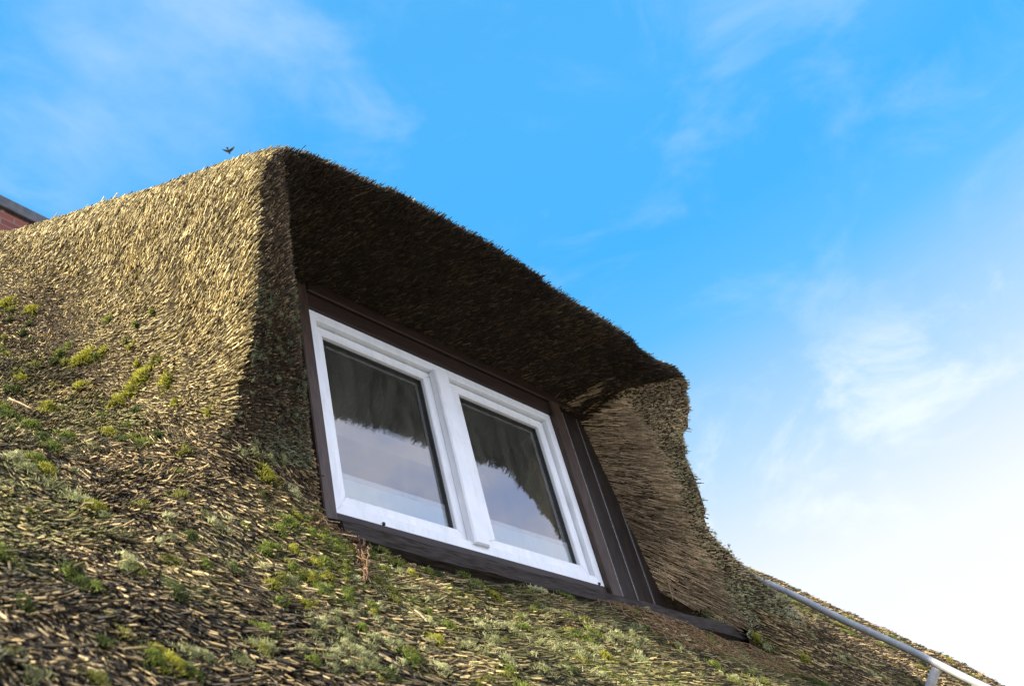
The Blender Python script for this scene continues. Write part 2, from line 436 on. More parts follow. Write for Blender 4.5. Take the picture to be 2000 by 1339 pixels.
def regions(P, n):
    """0 main roof, 1 dormer roof and cheek, 2 cut face / underside of the overhang"""
    h = plane_h(P[:, 1], P[:, 2])
    near = (P[:, 0] > .9) & (P[:, 0] < 4.5) & (P[:, 1] > -.75)
    dm = near & (h > .085 + .05 * np.sin(9 * P[:, 0]) * np.sin(8 * P[:, 1])) & (h > 0)
    xl = 1.30 + .0 * P[:, 2]
    front = dm & (P[:, 1] < .12) & (((n[:, 1] < -.62)) | (n[:, 2] < -.25) | ((n[:, 0] < -.35) & (P[:, 0] > 3.1)) | ((n[:, 0] > .3) & (P[:, 0] < 2.0))) & (P[:, 0] < 4.1)
    front &= h > .14
    foot = (P[:, 0] > 3.4) & (P[:, 0] < 4.05) & (P[:, 1] > -.31) & (P[:, 1] < .1) & (n[:, 0] < -.3) & (h > .02)
    front |= foot; dm |= foot
    return np.where(front, 2, np.where(dm, 1, 0))
reg_q = regions(QC, gC)

bvh = BVHTree.FromPolygons([tuple(p) for p in V], [tuple(int(i) for i in q) for q in Q])
def pix_ray(px, py):
    d = np.array([px - 1000, py - 669.5, 1855.]); d /= np.linalg.norm(d)
    return Vector(W2C @ d)
def hit(px, py):
    """the point of the thatch that the photograph shows there, with its normal"""
    p, n, _, _ = bvh.ray_cast(Vector(CAM), pix_ray(px, py))
    return p, n
def surf(p, reach=.5):
    q, n, _, _ = bvh.find_nearest(Vector(p)); return q, n

# ------------------------------------------------------------------ reeds
def proj(P):
    d = (P - CAM) @ W2C
    zc = np.maximum(d[:, 2], 1e-3)
    return np.stack([1000 + d[:, 0] / zc * 1855, 669.5 + d[:, 1] / zc * 1855, d[:, 2]], 1)

def noise3(P, s, seed=0):
    """cheap smooth value noise"""
    r = np.random.default_rng(seed); T = r.random((32, 32, 32))
    q = P * s + 100; i = np.floor(q).astype(int); f = q - i; f = f * f * (3 - 2 * f); i %= 32; j = (i + 1) % 32
    def t(a, b, c): return T[a[:, 0], b[:, 1], c[:, 2]]
    x = f[:, 0]; y = f[:, 1]; z = f[:, 2]
    c00 = t(i, i, i) * (1 - x) + t(j, i, i) * x; c10 = t(i, j, i) * (1 - x) + t(j, j, i) * x
    c01 = t(i, i, j) * (1 - x) + t(j, i, j) * x; c11 = t(i, j, j) * (1 - x) + t(j, j, j) * x
    return (c00 * (1 - y) + c10 * y) * (1 - z) + (c01 * (1 - y) + c11 * y) * z

dist = np.linalg.norm(QC - CAM, axis=1)
pq = proj(QC)
mar = 800
inner = (pq[:, 0] > -150) & (pq[:, 0] < 2150) & (pq[:, 1] > -150) & (pq[:, 1] < 1489)
infr = (pq[:, 2] > .2) & (pq[:, 0] > -mar) & (pq[:, 0] < 2000 + mar) & (pq[:, 1] > -mar) & (pq[:, 1] < 1339 + mar)
view = (QC - CAM) / dist[:, None]
facing = -(np.einsum('ij,ij->i', gC, view))
topside = (QC[:, 1] < RIDGE_Y + .2)
inroom = (QC[:, 0] > 1.66) & (QC[:, 0] < 3.34) & (QC[:, 1] > .0) & (QC[:, 2] < 2.75) & (thatch(QC[:, 0], QC[:, 1], QC[:, 2]) > -.2) & (plane_h(QC[:, 1], QC[:, 2]) < 1.2) & (gC[:, 2] < .3) & (QC[:, 1] > .06)
under = (plane_h(QC[:, 1], QC[:, 2]) < -.2)
ok = infr & (facing > -.6) & topside & ~inroom & ~under
dens = np.select([reg_q == 0, reg_q == 1], [36000., 36000.], 28000.)
dens = dens * np.clip((3.2 / np.maximum(dist, .1)) ** 1.5, .16, 1.35)
dens = dens * np.where(facing < 0, .35, 1) * np.where(inner, 1, .5) * np.where((reg_q == 2) & (QC[:, 0] > 3.3) & (gC[:, 0] < -.5), 1.8, 1)
num = rng.poisson(np.where(ok, dens * QA, 0))
src = np.repeat(np.arange(len(Q)), num)
nS = len(src)
u, v_ = rng.random(nS)[:, None], rng.random(nS)[:, None]
A, B, Cc, D = (V[Q[src, k]] for k in range(4))
P = (A * (1 - u) + B * u) * (1 - v_) + (D * (1 - u) + Cc * u) * v_
n = grad(P, .03)
rg = regions(P, n)
h = plane_h(P[:, 1], P[:, 2])
d_ = np.linalg.norm(P - CAM, axis=1)
wD = sstep(.03, .55, h)
tgt = np.full(nS, 37.)
cheek = (rg == 1) & (n[:, 0] < -.2) & (P[:, 0] < 2.2)
tgt = np.where(cheek, 2 + 38 * np.clip(n[:, 2] - .15, 0, 1), tgt)
tgt = np.where(rg == 2, np.where(P[:, 0] > 3.3, 36., np.where(n[:, 2] < -.3, 20., 14.)), tgt)
ang = np.radians(50 * (1 - wD) + wD * tgt)
g = np.stack([np.zeros(nS), -np.cos(ang), -np.sin(ang)], 1)
gn = np.einsum('ij,ij->i', g, n)
tang = g - gn[:, None] * n; tl = np.linalg.norm(tang, axis=1, keepdims=True); tang = tang / np.maximum(tl, .05)
tilt = np.where(rg == 0, .17, np.where(rg == 1, .17, .26)) + rng.normal(0, .09, nS)
bigt = np.maximum(gn / np.maximum(tl[:, 0], .15), tilt)          # reeds that meet the surface end on
bigt = np.where((rg == 2), np.clip(bigt, .25, 2.6), np.clip(bigt, .08, .6))
jit = rng.normal(0, 1, (nS, 3)) * np.where(rg == 2, .15, np.where(rg == 0, .12, .09))[:, None]
clump = np.stack([noise3(P, 9, s) - .5 for s in (1, 2, 3)], 1) * np.where(rg == 0, .34, .22)[:, None]
dr = tang + n * bigt[:, None] + jit + clump
dr /= np.linalg.norm(dr, axis=1, keepdims=True)
out = np.where(rg == 0, rng.uniform(.020, .064, nS), np.where(rg == 1, rng.uniform(.015, .044, nS), np.where(n[:, 2] < -.5, rng.uniform(.012, .055, nS), rng.uniform(.008, .030, nS))))
reveal = (rg == 2) & (P[:, 0] > 3.25) & (n[:, 0] < -.3) & (P[:, 1] > -.215 - .02 * np.sin(P[:, 2] * 9))
outer = (rg == 2) & (P[:, 0] > 3.4) & ~reveal & (P[:, 2] < 2.62)
out = np.where(reveal, rng.uniform(.05, .13, nS), out)
dr = np.where(reveal[:, None], tang + n * rng.normal(.02, .035, nS)[:, None] + jit * .35, dr); dr /= np.linalg.norm(dr, axis=1, keepdims=True)
dr = np.where(outer[:, None], dr + n * .55, dr); dr /= np.linalg.norm(dr, axis=1, keepdims=True)
out = np.where(outer, rng.uniform(.008, .026, nS), out)
stray = (rng.random(nS) < .006) & (rg != 2)
out = np.where(stray, out + rng.uniform(.02, .06, nS), out)
rad = (.0011 + .0021 * rng.random(nS) ** 1.4) * np.where(rg == 0, .80, .82) * np.where(rg == 2, .85, 1.) * np.clip(d_ / 3.4, 1, 1.9)
rad = np.where(reveal, rad * .7, rad)
back = np.where(rg == 2, .03, .035)
sink = rng.uniform(.0, .012, nS)
p0 = P - n * sink[:, None] - dr * back[:, None]
p1 = P - n * sink[:, None] + dr * out[:, None]
HG0, HG1 = .09, .20
# reed colours: own weathering per reed, with overhang shade put into the cut tones
def mixc(a, b, t):
    a, b = np.array(a), np.array(b)
    return (a[None] if a.ndim == 1 else a) * (1 - t[:, None]) + (b[None] if b.ndim == 1 else b) * t[:, None]
r1, r2 = rng.random(nS), rng.random(nS)
nl = noise3(P, 1.7, 5); nm = noise3(P, 6, 6); nh = noise3(P, 22, 8)
gold = mixc((.34, .25, .095), (.82, .67, .34), r1); gold = np.where((r2 < .28)[:, None], mixc((.045, .03, .012), (.23, .16, .065), r1), gold)
old = mixc((.15, .10, .043), (.74, .545, .27), r1 ** 1.4); old = np.where((r2 < .57)[:, None], mixc((.014, .010, .006), (.085, .060, .029), r1), old)
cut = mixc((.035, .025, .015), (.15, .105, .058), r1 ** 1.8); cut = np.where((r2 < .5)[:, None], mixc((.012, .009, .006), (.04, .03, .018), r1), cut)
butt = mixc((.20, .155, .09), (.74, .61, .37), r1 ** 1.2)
cut *= np.where(r2 < .7, .55, 1.15)[:, None]  # darkened further to paint in the shade under the overhang
cut = np.where(((P[:, 0] < 1.9) & (n[:, 2] > -.35))[:, None], cut * 2.7, cut)  # left cut face painted lighter, as open sky lights it
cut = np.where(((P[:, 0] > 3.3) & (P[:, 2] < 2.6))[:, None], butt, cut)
rev = mixc((.20, .145, .085), (.66, .51, .33), r1)
t_old = np.clip(1 - sstep(HG0, HG1, h + .18 * (nl - .5) + .12 * (nm - .5)), 0, 1)
base = np.where((rg == 2)[:, None], cut, gold * (1 - t_old[:, None]) + old * t_old[:, None])
base = np.where((rg == 1)[:, None] & (n[:, 0] > .2)[:, None], old, base)
base = np.where(reveal[:, None], rev, base)
# algae and lichen tinge on old reeds and on the lower cut ends
alg = np.where(rg == 0, sstep(.46, .70, nm * .45 + nl * .55) * .62, 0)
for (cx_, cy_, cr_) in ((2.2, -.55, .75), (.75, .3, .5), (3.2, -.5, .7), (1.5, -.55, .45)):   # where moss has greened the reeds
    alg = np.maximum(alg, np.where(rg == 0, .60 * np.exp(-((P[:, 0] - cx_) ** 2 + (P[:, 1] - cy_) ** 2) / cr_ ** 2 * 2) * (.35 + nm), 0))
alg = np.where((rg == 2) & ~reveal, sstep(.25, .65, nm) * .85 * (1 - sstep(1.95, 2.45, P[:, 2])), alg)
alg = alg * (rng.random(nS) < .75)
agc = np.where((rg == 2)[:, None], mixc((.10, .115, .06), np.where((P[:, 0] > 3)[:, None], (.50, .54, .30), (.36, .39, .22)), r1), mixc((.06, .068, .018), (.38, .36, .12), r1))
base = base * (1 - alg[:, None]) + agc * alg[:, None]
base = base * (.66 + .68 * nh[:, None])
base = np.where((rg == 0)[:, None], base * (.28 + 1.45 * noise3(P, 4.2, 41) ** 1.0)[:, None], base)
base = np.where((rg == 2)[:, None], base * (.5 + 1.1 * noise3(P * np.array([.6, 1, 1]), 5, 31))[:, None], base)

lip = (rg == 0) & (P[:, 0] > 1.5) & (P[:, 0] < 4.4) & (P[:, 1] > -.36) & (P[:, 1] < .1) & ((n[:, 1] > -.60) | (P[:, 1] > -.262))
p0, p1, rad, base, rg, d_ = (q[~lip] for q in (p0, p1, rad, base, rg, d_))

def prisms(p0, p1, rad, col, ns, seed=3, bend=None):
    k = len(p0)
    ax = p1 - p0; ax = ax / np.linalg.norm(ax, axis=1, keepdims=True)
    ref = np.where((np.abs(ax[:, 2]) > .9)[:, None], np.array([[1., 0, 0]]), np.array([[0, 0, 1.]]))
    uu = np.cross(ax, ref); uu /= np.linalg.norm(uu, axis=1, keepdims=True); vv = np.cross(ax, uu)
    ph = np.random.default_rng(seed).random(k) * 6.28
    vs = np.empty((k, 2 * ns, 3)); 
    cutt = np.random.default_rng(seed + 1).normal(0, .7, (k, 2))
    for i in range(ns):
        a = ph + 2 * np.pi * i / ns
        o = (uu * np.cos(a)[:, None] + vv * np.sin(a)[:, None])
        vs[:, i] = p0 + o * rad[:, None]
        sl = (np.cos(a) * cutt[:, 0] + np.sin(a) * cutt[:, 1]) * rad
        vs[:, ns + i] = p1 + o * (rad * .86)[:, None] + ax * sl[:, None]
    bs = (np.arange(k) * 2 * ns)[:, None]
    quads = np.concatenate([np.stack([bs[:, 0] + i, bs[:, 0] + (i + 1) % ns, bs[:, 0] + ns + (i + 1) % ns, bs[:, 0] + ns + i], 1) for i in range(ns)])
    if ns == 3: tris = np.concatenate([bs + 3, bs + 4, bs + 5], 1)
    else:
        tris = np.concatenate([np.concatenate([bs + ns, bs + ns + i, bs + ns + i + 1], 1) for i in range(1, ns - 1)])
    return vs.reshape(-1, 3), quads, tris, np.repeat(col, 2 * ns, 0)

def merge(parts):
    vs, qs, ts, cs, o = [], [], [], [], 0
    for v, q, t, c in parts:
        vs.append(v); cs.append(c); qs.append(q + o); ts.append(t + o); o += len(v)
    return np.concatenate(vs), np.concatenate(qs), np.concatenate(ts), np.concatenate(cs)

house = empty('thatched_house', (2.5, 0, -4))
setp(house, 'thatched house with mossy reed roof and white casement window in its dormer', 'house')

def thatch_part(name, code, parent):
    fs = np.where(reg_q == code)[0]
    used, inv = np.unique(Q[fs].ravel(), return_inverse=True)
    bq = inv.reshape(-1, 4); bv = V[used]
    parts = [(bv, bq, np.zeros((0, 3), int), np.full((len(bv), 3), .03))]
    nb = len(fs)
    near = (d_ < 2.3)
    for sel, ns in ((near, 5), (~near, 3)):
        m = (rg == code) & sel
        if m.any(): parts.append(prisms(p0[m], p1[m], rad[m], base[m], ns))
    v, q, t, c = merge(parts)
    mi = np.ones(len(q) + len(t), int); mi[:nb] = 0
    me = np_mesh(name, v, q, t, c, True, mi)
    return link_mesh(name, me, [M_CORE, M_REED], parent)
main_roof = thatch_part('main_roof', 0, house)
dorm = thatch_part('dormer_roof', 1, house)
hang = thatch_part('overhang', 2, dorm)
print('reeds', nS)

# ------------------------------------------------------------------ window, casing, sill, boards
XL, XR, ZB, ZT = 1.787, 3.204, 1.62, 2.524
win = empty('window', (2.4955, 0, ZB)); win.parent = house; win.location = Vector((2.4955, 0, ZB)) - house.location
fr = MB()
fw = .042
fr.prism([(XL, ZB), (XL + fw, ZB + fw), (XL + fw, ZT - fw), (XL, ZT)], 0, .09, .003)
fr.prism([(XR, ZB), (XR, ZT), (XR - fw, ZT - fw), (XR - fw, ZB + fw)], 0, .09, .003)
fr.prism([(XL, ZT), (XL + fw, ZT - fw), (XR - fw, ZT - fw), (XR, ZT)], 0, .09, .003)
fr.prism([(XL, ZB), (XR, ZB), (XR - fw, ZB + fw), (XL + fw, ZB + fw)], 0, .09, .003)
fr.build('frame', M_WHITE, win)
gz0, gz1 = 1.716, 2.436
for (a, b, ga, gb) in ((XL + fw + .004, 2.452, 1.869, 2.388), (2.455, XR - fw - .006, 2.594, 3.112)):
    z0_, z1_ = ZB + fw + .003, ZT - fw - .006
    s = MB()
    s.prism([(a, z0_), (ga, gz0), (ga, gz1), (a, z1_)], .022, .085, .004)
    s.prism([(b, z0_), (b, z1_), (gb, gz1), (gb, gz0)], .022, .085, .004)
    s.prism([(a, z1_), (ga, gz1), (gb, gz1), (b, z1_)], .022, .085, .004)
    s.prism([(a, z0_), (b, z0_), (gb, gz0), (ga, gz0)], .022, .085, .004)
    so = s.build('sash', M_WHITE, win)
    k = MB(); t = .006
    k.box(ga, ga + t, .040, .070, gz0, gz1); k.box(gb - t, gb, .040, .070, gz0, gz1)
    k.box(ga + t, gb - t, .040, .070, gz1 - t, gz1); k.box(ga + t, gb - t, .040, .070, gz0, gz0 + t)
    k.build('gasket', M_RUB, win)
    gl = MB(); gl.v += [(ga + .004, .050, gz0 + .004), (gb - .004, .050, gz0 + .004), (gb - .004, .050, gz1 - .004), (ga + .004, .050, gz1 - .004)]
    gl.f.append((0, 1, 2, 3)); gl.build('glass', M_GLASS, win)
    fm = MB(); fm.box(ga + .004, gb - .004, .056, .060, gz0 + .004, 1.818); fm.build('frosted_strip', M_FILM, win)
    fe = MB(); fe.box(ga + .004, gb - .004, .054, .062, 1.818, 1.838); fe.build('strip_edge', M_WHITE, win)
ms = MB(); ms.box(2.428, 2.508, -.016, .020, 1.648, ZT - fw - .003, .006); ms.build('meeting_strip', M_WHITE, win)
for x in (1.99, 3.16): MB().box(x, x + .009, -.008, .004, ZB + .002, ZB + .012, .002).build('clip', M_RUB, win)

cas = empty('casing', (2.5, 0, 1.5)); cas.parent = house; cas.location = Vector((2.5, 0, 1.5)) - house.location
m_ = MB(); m_.box(1.735, XL - .001, -.018, .08, 1.50, 2.652, .004); m_.build('side_jamb', M_BROWN, cas)
m_ = MB(); m_.box(XL, 3.275, -.008, .08, ZT + .001, 2.60, .003); m_.box(XL, 3.50, -.022, .08, 2.601, 2.72, .004); m_.build('head_board', M_BROWNH, cas)
m_ = MB(); m_.box(XR + .001, 3.272, -.030, .08, 1.545, ZT + .075, .006); m_.build('side_jamb', M_BROWN, cas)
m_ = MB(); m_.box(XL, XR, -.006, .08, 1.50, ZB - .001, .003); m_.build('bottom_rail', M_BROWNH, cas)
sx = [3.274, 3.345, 3.455, 3.58, 3.72]
for i in range(4):
    m_ = MB(); m_.box(sx[i] + .002, sx[i + 1] - .003, .012, .05, 1.47, 2.74, .004); m_.build('cladding_board', M_DARKB, cas)
m_ = MB()
for x in sx[1:4]: m_.box(x - .0028, x + .0016, .0155, .04, 1.47, 2.74)
m_.build('board_seam', M_SEAM, cas)

# sill plank: long weathered board below window running on to the right
sp = MB()
def plank(x0, x1, b):
    prof = [(.02, 1.592), (-.238, 1.408), (-.246, 1.352), (-.215, 1.335), (.02, 1.50)]
    k = len(b.v); nn = len(prof); nxs = 40
    for i in range(nxs + 1):
        x = x0 + (x1 - x0) * i / nxs; wv = .003 * math.sin(i * .9) + .002 * math.sin(i * 2.3)
        for (y, z) in prof: b.v.append((x, y, z + wv))
    for i in range(nxs):
        for j in range(nn):
            jj = (j + 1) % nn
            b.f.append((k + i * nn + j, k + i * nn + jj, k + (i + 1) * nn + jj, k + (i + 1) * nn + j))
    b.f.append(tuple(k + j for j in range(nn))[::-1]); b.f.append(tuple(k + nxs * nn + j for j in range(nn)))
plank(1.60, 4.27, sp)
sp.build('sill_plank', M_SILL, house)

# the attic room behind the glass
rm = MB()
x0, x1, y0, y1, z0, z1 = 1.80, 3.19, .087, 1.9, 1.0, 2.485
def quad(b, *p): k = len(b.v); b.v += list(p); b.f.append((k, k + 1, k + 2, k + 3))
quad(rm, (x0, y0, z0), (x0, y1, z0), (x0, y1, z1), (x0, y0, z1))
quad(rm, (x1, y1, z0), (x1, y0, z0), (x1, y0, z1), (x1, y1, z1))
quad(rm, (x0, y1, z0), (x1, y1, z0), (x1, y1, z1), (x0, y1, z1))
room = rm.build('attic_wall', M_PLAST, house)
cm = MB(); quad(cm, (x0, y0, z1), (x1, y0, z1), (x1, y1, z1), (x0, y1, z1))
cm.box(x0 + .001, x1 - .001, .45, .60, z1 - .10, z1 - .004); cm.box(x0 + .001, x1 - .001, 1.5, 1.65, z1 - .10, z1 - .004)
cm.build('attic_ceiling', M_CEIL, house)
fm = MB(); quad(fm, (x0, y0, z0), (x1, y0, z0), (x1, y1, z0), (x0, y1, z0)); fm.build('attic_floor', M_FLOOR, house)

# walls under the roof
wl = MB(); wl.box(-1.7, 7.55, -2.55, -2.35, -4.0, -1.60); wl.box(-1.7, 7.55, 9.9, 10.1, -4.0, -1.60)
for xx in (-1.7, 7.55):
    k = len(wl.v); t = .2 if xx < 0 else -.2
    pts = [(-2.34, -4.), (9.89, -4.), (9.89, -1.62), (RIDGE_Y, 5.35), (-2.34, -1.62)]
    for x in (xx, xx + t):
        for (y, z) in pts: wl.v.append((x, y, z))
    wl.f.append(tuple(range(k, k + 5))); wl.f.append(tuple(range(k + 9, k + 4, -1)))
    for j in range(5): wl.f.append((k + j, k + (j + 1) % 5, k + 5 + (j + 1) % 5, k + 5 + j))
wl.build('wall', M_WALL, house)
# rear slope below the modelled ridge zone
rs = MB(); ya, yb = 6.4, 10.6
za, zb_ = RIDGE_Z - TP * (ya - RIDGE_Y), RIDGE_Z - TP * (yb - RIDGE_Y)
k = 0
for x in (-2.0, VERGE):
    for (y, z) in ((ya, za), (yb, zb_), (yb - .25, zb_ - .25), (ya, za - .5)): rs.v.append((x, y, z))
rs.f += [(0, 1, 5, 4), (1, 2, 6, 5), (2, 3, 7, 6), (3, 0, 4, 7), (0, 3, 2, 1), (4, 5, 6, 7)]
rs.build('rear_roof', M_CORE, house)

# chimney
CHY = 3.72
ch = empty('chimney', (2.32, CHY, 5.4)); ch.parent = house; ch.location = Vector((2.27, CHY, 5.38)) - house.location
ch.rotation_euler = (0, 0, R(4.5))
def local_box(x0, x1, y0, y1, z0, z1, bev): return MB().box(x0, x1, y0, y1, z0, z1, bev)
def in_parent(mb, name, m, parent):
    me = bpy.data.meshes.new(name); me.from_pydata(mb.v, [], mb.f); me.update()
    o = bpy.data.objects.new(name, me); me.materials.append(m); C.objects.link(o); o.parent = parent; return o
in_parent(local_box(-.365, .40, 0, .62, -.4, 1.36, .004), 'brick_stack', M_BRICK, ch)
in_parent(local_box(-.390, .43, -.035, .655, 1.362, 1.485, .006), 'chimney_cap', M_CAP, ch)

# ------------------------------------------------------------------ handrail on the right
rail = empty('roof_handrail', (4.7, 0, 1.4))
setp(rail, 'galvanised grey pole running down the thatch on posts at the right', 'handrail')
nrm = Vector((0, -SP, CP))
def on_plane(x, y, hgt): return Vector((x, y, Z0 + TP * (y - Y0))) + nrm * hgt
RH = .20
yr = lambda y: y
a_ = on_plane(4.72, .55, RH); b_ = on_plane(4.72, -1.05, RH)
mb = MB(); mb.tube([a_ + (b_ - a_) * (i / 24) + nrm * .003 * math.sin(i) for i in range(25)], .018, 14)
mb.build('rail', M_GALV, rail, True)
def post(y, name='post'):
    p = on_plane(4.72, y, RH - .02); q = on_plane(4.72, y, -.05)
    m1 = MB(); m1.tube([p, q], .022, 10); po = m1.build('post', M_POST, rail, True)
for y in (-.50, -.62, .35): post(y)

# ------------------------------------------------------------------ moss and lichen
def tufts(name, seeds, cols, blade, radius, label, cat):
    P0, P1, RR, CC = [], [], [], []
    domes_v, domes_q, dome_c, off = [], [], [], 0
    for (p, nn, Rr, kmul, c0, c1, hgt) in seeds:
        nn = np.array(nn); nn /= np.linalg.norm(nn); p = np.array(p)
        t1 = np.cross(nn, [0, 0, 1.]); t1 /= max(np.linalg.norm(t1), 1e-6); t2 = np.cross(nn, t1)
        k = max(14, int(kmul * (Rr / .05) ** 2 * min(2.6, max(1, (2.7 / np.linalg.norm(p - CAM)) ** 2))))
        a = rng.random(k) * 6.283; r = np.abs(rng.normal(0, .55, k)) * (1 + .35 * np.sin(a * 3 + p[0] * 40) + .25 * np.sin(a * 5 + p[1] * 50))
        ex = 1 + .9 * rng.random()                         # patches run along the reeds
        lx, ly = r * np.cos(a) * Rr, r * np.sin(a) * Rr * ex
        hh = hgt * Rr * np.clip(1 - r ** 2, 0, 1)
        # keep each tuft on the bulge of the thatch below it
        b = p + t1 * lx[:, None] + t2 * ly[:, None]
        f = thatch(b[:, 0], b[:, 1], b[:, 2]); b = b - nn * np.clip(f, -.05, .05)[:, None]
        keep = np.abs(thatch(b[:, 0], b[:, 1], b[:, 2])) < .012
        if keep.sum() < 8: continue
        b, lx, ly, hh = b[keep], lx[keep], ly[keep], hh[keep]; k = len(b)
        lump = noise3(b, 60, 4)
        b = b + nn * (hh + .004 + .012 * lump)[:, None]
        dirv = nn[None] * .8 + (t1 * (lx / Rr)[:, None] + t2 * (ly / Rr)[:, None]) * .5 + rng.normal(0, .62, (k, 3))
        dirv /= np.linalg.norm(dirv, axis=1, keepdims=True)
        near_k = float(np.clip(np.linalg.norm(p - CAM) / 2.7, .5, 1)); ln = rng.uniform(.5, 1.3, k) * blade * near_k
        P0.append(b - dirv * .003); P1.append(b + dirv * ln[:, None]); RR.append(rng.uniform(.7, 1.3, k) * radius * near_k)
        CC.append(mixc(c0, c1, np.clip(lump * .9 + rng.random(k) * .5 - .15, 0, 1)) * (.7 + .6 * rng.random((k, 1))))
        # cushion under the tufts
        nr, na = 3, 9
        vs = [b.mean(0) * 0 + p + nn * (hgt * Rr + .004)]
        for i in range(1, nr + 1):
            for j in range(na):
                an = 6.283 * j / na; q = i / nr
                rr_ = q * (1 + .2 * math.sin(an * 3 + p[0] * 40))
                vs.append(p + t1 * rr_ * .7 * Rr * math.cos(an) + t2 * rr_ * .7 * Rr * ex * math.sin(an) + nn * (hgt * Rr * (1 - q * q) + (.004 if i < nr else -.02)))
        tr = [(0, 1 + j, 1 + (j + 1) % na) for j in range(na)]
        for i in range(nr - 1):
            for j in range(na):
                a0 = 1 + i * na + j; a1 = 1 + i * na + (j + 1) % na
                tr += [(a0, a0 + na, a1 + na), (a0, a1 + na, a1)]
        vs = np.array(vs); f = thatch(vs[:, 0], vs[:, 1], vs[:, 2])
        domes_v.append(vs); domes_q.append(np.array(tr) + off); off += len(vs)
        dome_c.append(np.repeat((np.array(c0) * .45)[None], len(vs), 0))
    P0, P1, RR, CC = map(np.concatenate, (P0, P1, RR, CC))
    v, q, t, c = prisms(P0, P1, RR, CC, 3)
    # taper blades to points
    v = v.reshape(-1, 6, 3); tip = v[:, 3:].mean(1, keepdims=True); v[:, 3:] = tip + (v[:, 3:] - tip) * .3; v = v.reshape(-1, 3)
    dv = np.concatenate(domes_v); dt = np.concatenate(domes_q)
    me = np_mesh(name, np.concatenate([v, dv]), q, np.concatenate([t, dt + len(v)]), np.concatenate([c, np.concatenate(dome_c)]), True)
    o = link_mesh(name, me, M_MOSS); setp(o, label, cat, kind='stuff'); print(name, len(P0)); return o

YEL = ((.11, .115, .015), (.40, .37, .05)); GRN = ((.035, .06, .012), (.21, .24, .045)); OLV = ((.06, .065, .012), (.26, .25, .06)); DGR = ((.02, .032, .009), (.095, .12, .03))
LIC = ((.15, .15, .055), (.56, .54, .27)); LIG = ((.075, .085, .028), (.35, .35, .16))
moss_s, lich_s = [], []
def seed_at(lst, px, py, rpx, pal, kmul=150, hgt=.35):
    p, n = hit(px, py)
    if p is None: return
    dd = (p - Vector(CAM)).length
    Rr = rpx / 1855 * dd
    Rr *= 1.15 if hgt > .3 else .95
    lst.append((tuple(p), tuple(n), Rr, kmul * 5.5, pal[0], pal[1], hgt))
for a in [(15, 597, 17), (62, 610, 14), (170, 703, 20), (150, 712, 12), (280, 742, 22), (330, 748, 16), (255, 770, 16), (205, 690, 10),
          (515, 935, 22), (90, 800, 14), (230, 790, 16), (40, 745, 12), (345, 790, 10), (410, 808, 9), (160, 760, 14)]:
    seed_at(moss_s, *a, YEL)
for a in [(705, 1045, 16), (722, 1062, 16), (560, 1030, 20), (575, 1015, 14), (540, 1045, 18), (645, 1070, 15), (600, 1140, 16), (620, 1160, 18), (650, 1185, 16),
          (595, 1190, 17), (635, 1110, 14), (570, 1085, 16), (530, 1080, 14), (700, 1240, 16), (690, 1100, 14), (745, 1085, 14), (770, 1110, 13), (665, 1125, 12),
          (1010, 1215, 12), (870, 1230, 14), (960, 1170, 16), (930, 1150, 14), (905, 1130, 11), (800, 1130, 12), (1040, 1200, 12), (1445, 1238, 12), (1570, 1290, 10), (1850, 1290, 9), (1475, 1250, 9),
          (70, 910, 22), (85, 925, 16), (180, 1000, 22), (130, 860, 16), (60, 840, 18), (20, 820, 16), (100, 880, 16), (210, 850, 14), (130, 1130, 16), (180, 1160, 16), (395, 1110, 14),
          (290, 1300, 26), (330, 1315, 30), (360, 1325, 24), (300, 1285, 18), (800, 1300, 20), (850, 1260, 16), (1180, 1290, 16), (1130, 1250, 18)]:
    seed_at(moss_s, *a, random.choice((GRN, GRN, YEL)))
for a in [(25, 905, 26), (45, 925, 22), (95, 955, 20), (140, 985, 22), (165, 990, 20), (200, 1015, 18), (245, 1105, 20), (235, 1120, 15), (400, 1015, 16), (410, 1030, 13), (330, 1060, 16), (310, 1070, 13),
          (680, 1260, 22), (700, 1285, 26), (660, 1245, 20), (640, 1300, 26), (720, 1310, 24), (605, 1250, 18), (650, 1210, 16), (520, 1280, 22), (360, 1290, 22), (470, 1300, 24), (490, 1270, 16),
          (620, 1130, 14), (690, 1140, 14), (805, 1160, 15), (780, 1125, 15), (830, 1180, 12), (960, 1230, 18), (1010, 1250, 16), (1070, 1250, 20), (1105, 1270, 22), (1140, 1290, 22), (1200, 1255, 22), (1230, 1265, 20), (1170, 1235, 16),
          (1250, 1300, 20), (900, 1270, 16), (990, 1300, 22), (860, 1320, 22), (1060, 1320, 24), (1320, 1270, 16), (1410, 1215, 14), (1390, 1225, 12), (1440, 1245, 12), (1500, 1270, 14), (1580, 1245, 12), (1640, 1290, 14), (1540, 1310, 16), (1700, 1320, 12),
          (600, 1225, 16), (440, 1050, 10), (510, 1120, 12), (180, 880, 12), (20, 1290, 20), (760, 1240, 16), (520, 900, 12), (490, 885, 14), (470, 890, 12), (545, 905, 11)]:
    seed_at(lich_s, *a, random.choice((LIC, LIG, LIG)), 120, .25)
for _ in range(75):
    seed_at(moss_s, random.gauss(650, 55), random.gauss(1110, 55), random.uniform(7, 15), random.choice((GRN, GRN, YEL, OLV)), 150, .5)
for _ in range(45):
    seed_at(lich_s, random.gauss(690, 60), random.gauss(1265, 40), random.uniform(8, 17), random.choice((LIC, LIG)), 130, .3)
for _ in range(60):
    seed_at(lich_s, random.gauss(1080, 110), random.gauss(1255, 28), random.uniform(7, 14), random.choice((LIC, LIG, OLV)), 130, .3)
for _ in range(40):
    seed_at(moss_s, random.uniform(0, 330), random.uniform(600, 880), random.uniform(6, 14), random.choice((GRN, DGR, YEL, OLV)), 150, .3)
